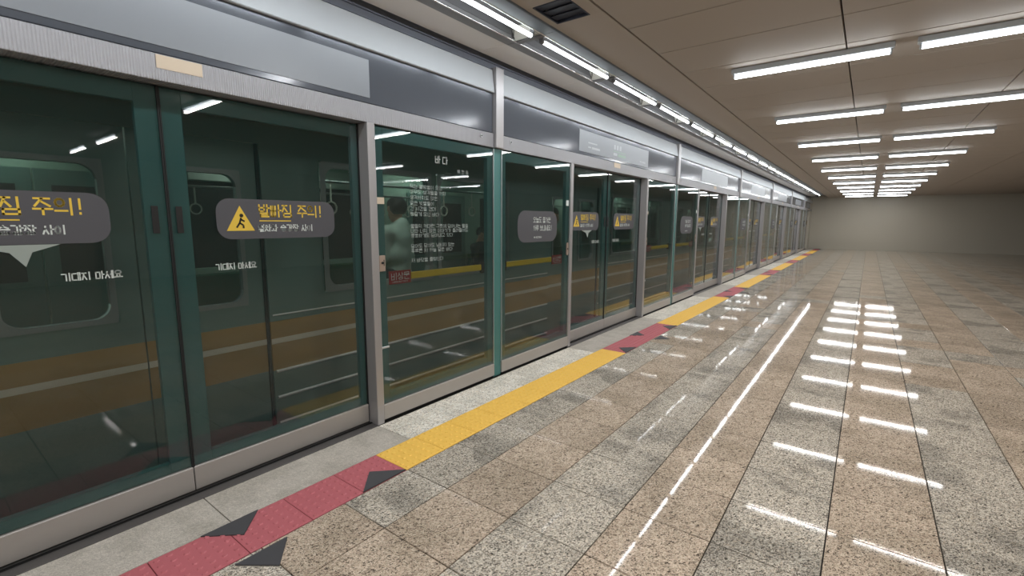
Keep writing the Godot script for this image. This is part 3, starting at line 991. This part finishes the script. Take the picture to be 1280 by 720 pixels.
func build_train() -> void:
	var t := thing("subway_train", "steel subway train with ochre band and white stripe behind the glass screen", "train", Vector3.ZERO)
	var z1 := ZT
	var z0 := ZT - 0.06
	var za := -6.25
	for k in range(-1, 6):
		var x := k * PERIOD
		var a := 1.61 + x
		var b := 5.32 + x
		var s := begin()
		var holes := [[2.05 + x, 0.965, 3.21 + x, 1.98], [3.28 + x, 0.965, 4.44 + x, 1.98]]
		wall_with_holes(s, a, b, 0.80, 2.55, holes, z0, z1)
		box(s, Vector3(a, -0.30, z0), Vector3(b, 0.43, z1))
		put("side_panel", s, M.train_steel, t)
		boxed("livery_band", Vector3(a, 0.432, z0), Vector3(b, 0.798, z1 + 0.001), M.train_band, t)
		boxed("white_stripe", Vector3(a, 0.633, z1 + 0.001), Vector3(b, 0.672, z1 + 0.004), M.train_white, t)
		for y in [0.425, 0.226, 0.027]:
			s = begin()
			tube(s, Vector3(a + 0.02, y, z1 + 0.004), Vector3(b - 0.02, y, z1 + 0.004), 0.011, 0.011, 10)
			put("bead", s, M.train_bead, t)
		s = begin()
		tube(s, Vector3(a + 0.02, 0.845, z1 + 0.002), Vector3(b - 0.02, 0.845, z1 + 0.002), 0.006, 0.006, 8)
		put("bead", s, M.train_bead, t)
		for h in holes:
			train_window(t, h[0], h[1], h[2], h[3], z1, 0.012)
		# doors
		var dc := 6.05 + x
		for side in [-1, 1]:
			var d0 := dc + (-0.73 if side < 0 else 0.004)
			var d1 := dc + (-0.004 if side < 0 else 0.73)
			var wx: float = dc + side * 0.36
			s = begin()
			wall_with_holes(s, d0, d1, -0.02, 2.05, [[wx - 0.245, 0.94, wx + 0.245, 1.86]], z0 - 0.02, z1 - 0.03)
			var leaf := put("train_door", s, M.train_steel, t)
			boxed("livery_band", Vector3(d0, 0.432, z1 - 0.031), Vector3(d1, 0.798, z1 - 0.029), M.train_band, leaf)
			boxed("white_stripe", Vector3(d0, 0.633, z1 - 0.029), Vector3(d1, 0.672, z1 - 0.026), M.train_white, leaf)
			var r := begin()
			ring(r, wx - 0.245, 0.94, wx + 0.245, 1.86, 0.08, 0.03, z1 - 0.07, z1 - 0.022)
			put("window_frame", r, M.train_frame, leaf)
			boxed("pane", Vector3(wx - 0.225, 0.96, z1 - 0.055), Vector3(wx + 0.225, 1.84, z1 - 0.05), M.train_glass, leaf)
			boxed("door_seal", Vector3(d0 if side < 0 else d1 - 0.02, -0.02, z1 - 0.03), Vector3(d0 + 0.02 if side < 0 else d1, 2.05, z1 - 0.015), M.rubber, leaf)
		boxed("door_header", Vector3(5.32 + x, 2.05, z0), Vector3(6.78 + x, 2.55, z1), M.train_steel, t)
		boxed("door_step", Vector3(5.32 + x, -0.30, z0), Vector3(6.78 + x, -0.02, z1), M.train_steel, t)
		# inside: far wall with its windows, seats, lamps, poles
		s = begin()
		var far := [[2.05 + x, 0.965, 3.21 + x, 1.98], [3.28 + x, 0.965, 4.44 + x, 1.98]]
		wall_with_holes(s, a, 6.78 + x, 0.0, 2.35, far, za - 0.06, za)
		put("far_wall", s, M.train_inside, t)
		for h in far:
			boxed("far_window", Vector3(h[0], h[1], za - 0.05), Vector3(h[2], h[3], za - 0.04), M.rubber, t)
			boxed("poster", Vector3(h[0] + 0.1, 1.99, za), Vector3(h[2] - 0.1, 2.22, za + 0.01), M.poster, t)
		for side in [-1, 1]:
			var fx: float = dc + side * 0.36
			boxed("far_door", Vector3(fx - 0.352, 0.0, za), Vector3(fx + 0.352, 2.0, za + 0.02), M.train_steel, t, 0.004)
			boxed("far_window", Vector3(fx - 0.24, 0.95, za + 0.02), Vector3(fx + 0.24, 1.85, za + 0.024), M.rubber, t)
		bench(t, a + 0.12, b - 0.12, z0 - 0.02, -1.0)
		bench(t, a + 0.02, b - 0.12, za + 0.02, 1.0)
		for zz in [-3.95, -5.7]:
			for px in [a + 0.08, b - 0.08]:
				s = begin()
				tube(s, Vector3(px, 0.0, zz), Vector3(px, 2.30, zz), 0.016, 0.016, 10)
				put("pole", s, M.seat_steel, t)
			s = begin()
			tube(s, Vector3(a + 0.08, 1.88, zz), Vector3(b - 0.08, 1.88, zz), 0.014, 0.014, 8)
			put("hand_rail", s, M.seat_steel, t)
			for i in 7:
				var sx := a + 0.4 + i * 0.48
				s = begin()
				box(s, Vector3(sx - 0.008, 1.70, zz - 0.004), Vector3(sx + 0.008, 1.88, zz + 0.004), 0.001)
				for j in 10:
					var t0 := TAU * j / 10.0
					var t1 := TAU * (j + 1) / 10.0
					tube(s, Vector3(sx + 0.055 * sin(t0), 1.645 + 0.055 * cos(t0), zz), Vector3(sx + 0.055 * sin(t1), 1.645 + 0.055 * cos(t1), zz), 0.008, 0.008, 6, false)
				put("hand_strap", s, M.strap, t)
		if k < 4:
			for lx in [2.4, 4.9]:
				for lz in [-3.72, -5.95]:
					var lp := boxed("ceiling_lamp_panel", Vector3(lx + x, 2.31, lz - 0.06), Vector3(lx + x + 1.2, 2.33, lz + 0.06), M.train_glow, t)
					lamp_light(lp, "panel_light", Vector2(1.2, 0.12), TRAIN_ENERGY, Color(0.90, 1.0, 0.95), Vector3(lx + x + 0.6, 2.305, lz), 0.0)
	boxed("floor_pan", Vector3(-3.6, -0.35, za - 0.06), Vector3(32.7, 0.0, z0), M.train_floor, t)
	boxed("roof", Vector3(-3.6, 2.35, za - 0.06), Vector3(32.7, 2.55, z0), M.train_inside, t)
	boxed("end_wall", Vector3(-3.66, -0.35, za - 0.06), Vector3(-3.6, 2.55, z1), M.train_inside, t)
	boxed("end_wall", Vector3(32.64, -0.35, za - 0.06), Vector3(32.7, 2.55, z1), M.train_inside, t)

# ------------------------------------------------------------------ people
func nets(s: SurfaceTool, bones: Array, cell: float, k: float) -> void:
	# bones: [a, b, radius at a, radius at b, colour]; joins them smoothly and meshes the field
	var lo := Vector3.ONE * 1e9
	var hi := -lo
	for b in bones:
		var r: float = maxf(b[2], b[3]) + 3.0 * cell + k
		for p in [b[0], b[1]]:
			lo = lo.min(p - Vector3.ONE * r)
			hi = hi.max(p + Vector3.ONE * r)
	var nx := int(ceil((hi.x - lo.x) / cell)) + 1
	var ny := int(ceil((hi.y - lo.y) / cell)) + 1
	var nz := int(ceil((hi.z - lo.z) / cell)) + 1
	var f := PackedFloat32Array()
	f.resize(nx * ny * nz)
	f.fill(1.0)
	var best := PackedFloat32Array()
	best.resize(f.size())
	best.fill(1.0)
	var col := PackedByteArray()
	col.resize(f.size())
	for n in bones.size():
		var b: Array = bones[n]
		var a: Vector3 = b[0]
		var ba: Vector3 = b[1] - b[0]
		var l2 := maxf(ba.length_squared(), 1e-9)
		var r0: float = b[2]
		var dr: float = b[3] - b[2]
		var m: float = maxf(b[2], b[3]) + 2.5 * cell + k
		var i0: Vector3 = ((b[0].min(b[1]) - Vector3.ONE * m - lo) / cell).floor().max(Vector3.ZERO)
		var i1: Vector3 = ((b[0].max(b[1]) + Vector3.ONE * m - lo) / cell).ceil().min(Vector3(nx - 1, ny - 1, nz - 1))
		for z in range(int(i0.z), int(i1.z) + 1):
			for y in range(int(i0.y), int(i1.y) + 1):
				var at := (z * ny + y) * nx
				for x in range(int(i0.x), int(i1.x) + 1):
					var pa := lo + Vector3(x, y, z) * cell - a
					var h := clampf(pa.dot(ba) / l2, 0.0, 1.0)
					var d := (pa - ba * h).length() - (r0 + dr * h)
					var o := f[at + x]
					if d < best[at + x]:
						best[at + x] = d
						col[at + x] = n
					if o >= 1.0:
						f[at + x] = d
					else:
						var t := maxf(k - absf(o - d), 0.0) / k
						f[at + x] = minf(o, d) - t * t * k * 0.25
	var vert := {}
	var steps := [0, 1, nx, nx + 1, nx * ny, nx * ny + 1, nx * ny + nx, nx * ny + nx + 1]
	var offs := [Vector3(0, 0, 0), Vector3(1, 0, 0), Vector3(0, 1, 0), Vector3(1, 1, 0), Vector3(0, 0, 1), Vector3(1, 0, 1), Vector3(0, 1, 1), Vector3(1, 1, 1)]
	var edges := [[0, 1], [2, 3], [4, 5], [6, 7], [0, 2], [1, 3], [4, 6], [5, 7], [0, 4], [1, 5], [2, 6], [3, 7]]
	var pos := []
	var nor := []
	var tint := []
	for z in nz - 1:
		for y in ny - 1:
			for x in nx - 1:
				var at := (z * ny + y) * nx + x
				var ins := 0
				for q in 8:
					if f[at + steps[q]] < 0.0:
						ins += 1
				if ins == 0 or ins == 8:
					continue
				var sum := Vector3.ZERO
				var cnt := 0
				for e in edges:
					var d0 := f[at + steps[e[0]]]
					var d1 := f[at + steps[e[1]]]
					if (d0 < 0.0) != (d1 < 0.0):
						sum += offs[e[0]].lerp(offs[e[1]], d0 / (d0 - d1))
						cnt += 1
				var g := Vector3.ZERO
				for q in 8:
					g += (offs[q] - Vector3.ONE * 0.5) * f[at + steps[q]]
				vert[at] = pos.size()
				pos.append(lo + (Vector3(x, y, z) + sum / cnt) * cell)
				nor.append(g.normalized())
				tint.append(bones[col[at]][4])
	var strides := [1, nx, nx * ny]
	for at in vert:
		for ax in 3:
			var u: int = strides[(ax + 1) % 3]
			var v: int = strides[(ax + 2) % 3]
			if (f[at] < 0.0) == (f[at + strides[ax]] < 0.0):
				continue
			var ids := [at, at - u, at - u - v, at - v]
			if not (vert.has(ids[1]) and vert.has(ids[2]) and vert.has(ids[3])):
				continue
			var order := [0, 1, 2, 0, 2, 3]
			var p0: Vector3 = pos[vert[ids[0]]]
			var p1: Vector3 = pos[vert[ids[1]]]
			var p2: Vector3 = pos[vert[ids[2]]]
			if (p1 - p0).cross(p2 - p0).dot(nor[vert[ids[0]]]) > 0.0:
				order = [0, 2, 1, 0, 3, 2]
			for q in order:
				var w: int = vert[ids[q]]
				s.set_normal(nor[w])
				s.set_color(tint[w])
				s.add_vertex(pos[w])

func lin(c: Color) -> Color:
	return c.srgb_to_linear()

func hand(s: SurfaceTool, wrist: Vector3, towards: Vector3, palm: Vector3, right: bool, curl: float, skin: Color) -> void:
	# towards: along the fingers; palm: the way the palm faces
	var d := towards.normalized()
	var n := (palm - d * palm.dot(d)).normalized()
	var side := d.cross(n) * (1.0 if right else -1.0)
	var b := [[wrist, wrist + d * 0.045, 0.024, 0.027, skin]]
	for i in 4:
		var off := (i - 1.5) * 0.019
		var root := wrist + d * 0.075 + side * off
		b.append([wrist + d * 0.02 + side * off * 0.6, root, 0.016, 0.0115, skin])
		var len: float = [0.066, 0.078, 0.072, 0.056][i]
		var p := root
		var a := 0.0
		for j in 3:
			a += curl * [0.5, 0.9, 0.7][j]
			var q: Vector3 = p + (d * cos(a) + n * sin(a)) * len * [0.45, 0.32, 0.23][j]
			b.append([p, q, 0.0098 - j * 0.0008, 0.009 - j * 0.0008, skin])
			p = q
	var t0 := wrist + d * 0.022 - side * 0.022
	var t1 := t0 + d * 0.030 - side * 0.026 + n * 0.012
	var t2 := t1 + d * 0.028 - side * 0.004 + n * 0.014 * (1.0 + curl)
	b.append([t0, t1, 0.014, 0.011, skin])
	b.append([t1, t2, 0.0105, 0.0085, skin])
	nets(s, b, 0.005, 0.006)

func head(o: Node3D, s: SurfaceTool, c: Vector3, tilt: float, skin: Color, long_hair: bool) -> void:
	var r := Basis(Vector3.RIGHT, tilt)
	var at := func(x: float, y: float, z: float) -> Vector3: return c + r * Vector3(x, y, z)
	var b := [[at.call(0, 0.03, -0.012), at.call(0, 0.045, 0.008), 0.088, 0.084, skin], [at.call(0, -0.02, 0.025), at.call(0, -0.075, 0.048), 0.066, 0.038, skin], [at.call(0, 0.015, 0.082), at.call(0, -0.022, 0.100), 0.011, 0.014, skin],
		[at.call(-0.026, -0.052, 0.080), at.call(0.026, -0.052, 0.080), 0.012, 0.012, lin(c8(150, 90, 84))], [at.call(-0.086, 0.012, -0.005), at.call(-0.082, -0.028, 0.0), 0.013, 0.010, skin], [at.call(0.086, 0.012, -0.005), at.call(0.082, -0.028, 0.0), 0.013, 0.010, skin],
		[at.call(-0.045, 0.026, 0.072), at.call(-0.018, 0.028, 0.080), 0.012, 0.012, skin], [at.call(0.045, 0.026, 0.072), at.call(0.018, 0.028, 0.080), 0.012, 0.012, skin], [at.call(0, -0.06, 0.0), at.call(0, -0.15, -0.02), 0.052, 0.058, skin]]
	nets(s, b, 0.007, 0.018)
	var e := begin()
	for x in [-0.031, 0.031]:
		tube(e, at.call(x, 0.012, 0.072), at.call(x, 0.012, 0.0835), 0.013, 0.008, 10)
	put("eyes", e, M.phone, o)
	var h := begin()
	var black := Color.WHITE
	var hb := [[at.call(0, 0.055, -0.035), at.call(0, 0.075, 0.015), 0.098, 0.080, black], [at.call(-0.06, 0.02, -0.03), at.call(0.06, 0.02, -0.03), 0.05, 0.05, black]]
	if long_hair:
		hb.append([at.call(0, 0.02, -0.06), at.call(0, -0.16, -0.05), 0.085, 0.06, black])
	nets(h, hb, 0.009, 0.03)
	put("hair", h, M.hair, o)

func limb(b: Array, p: Array, r: Array, c: Color) -> void:
	for i in p.size() - 1:
		b.append([p[i], p[i + 1], r[i], r[i + 1], c])

func build_people() -> void:
	var skin := lin(c8(205, 160, 135))
	# standing with the back to the window, pale jacket
	var pale := lin(c8(196, 214, 202))
	var jeans := lin(c8(40, 46, 58))
	var shoe := lin(c8(30, 30, 30))
	var o := thing("person", "standing passenger in a pale jacket, back to the train window behind the poem", "person", Vector3(3.40, 0.0, -4.15))
	o.rotation.y = PI + 0.25
	var b := []
	limb(b, [Vector3(0, 0.95, 0), Vector3(0, 1.15, 0.0), Vector3(0, 1.36, -0.01)], [0.145, 0.14, 0.155], pale)
	limb(b, [Vector3(-0.09, 1.16, 0.0), Vector3(0.09, 1.16, 0.0)], [0.11, 0.11], pale)
	limb(b, [Vector3(-0.19, 1.41, -0.01), Vector3(0.19, 1.41, -0.01)], [0.075, 0.075], pale)
	limb(b, [Vector3(0, 1.44, -0.06), Vector3(0, 1.49, -0.07)], [0.08, 0.075], pale)
	for sx in [-1.0, 1.0]:
		limb(b, [Vector3(sx * 0.20, 1.40, 0), Vector3(sx * 0.25, 1.12, 0.02), Vector3(sx * 0.13, 1.10, 0.24)], [0.066, 0.052, 0.042], pale)
		limb(b, [Vector3(sx * 0.09, 0.93, 0), Vector3(sx * 0.10, 0.50, 0.02), Vector3(sx * 0.10, 0.10, -0.02)], [0.10, 0.064, 0.048], jeans)
		limb(b, [Vector3(sx * 0.10, 0.05, -0.04), Vector3(sx * 0.11, 0.04, 0.14)], [0.046, 0.036], shoe)
	var s := begin()
	nets(s, b, 0.016, 0.05)
	hand(s, Vector3(0.13, 1.10, 0.25), Vector3(-0.6, 0.3, 0.7), Vector3(-0.6, -0.2, -0.5), true, 0.7, skin)
	hand(s, Vector3(-0.13, 1.10, 0.25), Vector3(0.6, 0.3, 0.7), Vector3(0.6, -0.2, -0.5), false, 0.7, skin)
	head(o, s, Vector3(0, 1.63, 0.0), 0.15, skin, false)
	put("body", s, M.figure, o)
	# seated on the far bench, dark clothes, looking at a phone
	var dark := lin(c8(24, 28, 30))
	o = thing("person", "seated passenger in dark clothes looking down at a phone inside the train", "person", Vector3(6.84, 0.0, -5.93))
	b = []
	limb(b, [Vector3(0, 0.55, 0.02), Vector3(0, 0.75, 0.02), Vector3(0, 1.0, 0.03)], [0.15, 0.145, 0.15], dark)
	limb(b, [Vector3(-0.19, 1.05, 0.04), Vector3(0.19, 1.05, 0.04)], [0.075, 0.075], dark)
	for sx in [-1.0, 1.0]:
		limb(b, [Vector3(sx * 0.20, 1.04, 0.04), Vector3(sx * 0.25, 0.76, 0.10), Vector3(sx * 0.075, 0.80, 0.33)], [0.066, 0.052, 0.04], dark)
		limb(b, [Vector3(sx * 0.09, 0.53, 0.05), Vector3(sx * 0.12, 0.53, 0.48), Vector3(sx * 0.12, 0.12, 0.50)], [0.095, 0.068, 0.05], dark)
		limb(b, [Vector3(sx * 0.12, 0.05, 0.48), Vector3(sx * 0.13, 0.04, 0.66)], [0.046, 0.036], shoe)
	s = begin()
	nets(s, b, 0.016, 0.05)
	hand(s, Vector3(0.072, 0.81, 0.34), Vector3(-0.45, 0.45, 0.6), Vector3(-0.7, 0.2, -0.5), true, 0.75, skin)
	hand(s, Vector3(-0.072, 0.81, 0.34), Vector3(0.45, 0.45, 0.6), Vector3(0.7, 0.2, -0.5), false, 0.75, skin)
	head(o, s, Vector3(0, 1.27, 0.06), 0.35, skin, false)
	put("body", s, M.figure, o)
	var ph := thing("mobile_phone", "dark mobile phone in the hands of the seated passenger", "phone", Vector3(6.84, 0.905, -5.50))
	ph.rotation.x = -0.9
	boxed("case", Vector3(-0.038, -0.075, -0.005), Vector3(0.038, 0.075, 0.004), M.phone, ph, 0.003)
	# standing beside the train door, olive jacket
	var olive := lin(c8(120, 132, 96))
	o = thing("person", "standing passenger in an olive jacket behind the greeting notice panel", "person", Vector3(6.12, 0.0, -3.85))
	o.rotation.y = 0.5
	b = []
	limb(b, [Vector3(0, 0.93, 0), Vector3(0, 1.12, 0.0), Vector3(0, 1.32, -0.01)], [0.14, 0.135, 0.145], olive)
	limb(b, [Vector3(-0.18, 1.37, -0.01), Vector3(0.18, 1.37, -0.01)], [0.072, 0.072], olive)
	for sx in [-1.0, 1.0]:
		limb(b, [Vector3(sx * 0.19, 1.36, 0), Vector3(sx * 0.25, 1.08, -0.02), Vector3(sx * 0.24, 0.84, 0.06)], [0.064, 0.05, 0.04], olive)
		limb(b, [Vector3(sx * 0.09, 0.90, 0), Vector3(sx * 0.10, 0.48, 0.02), Vector3(sx * 0.10, 0.10, -0.02)], [0.098, 0.064, 0.048], dark)
		limb(b, [Vector3(sx * 0.10, 0.05, -0.04), Vector3(sx * 0.11, 0.04, 0.14)], [0.046, 0.036], shoe)
	s = begin()
	nets(s, b, 0.016, 0.05)
	hand(s, Vector3(0.24, 0.83, 0.063), Vector3(-0.05, -1, 0.15), Vector3(-1, 0, 0), true, 0.35, skin)
	hand(s, Vector3(-0.24, 0.83, 0.063), Vector3(0.05, -1, 0.15), Vector3(1, 0, 0), false, 0.35, skin)
	head(o, s, Vector3(0, 1.59, 0.0), 0.1, skin, true)
	put("body", s, M.figure, o)
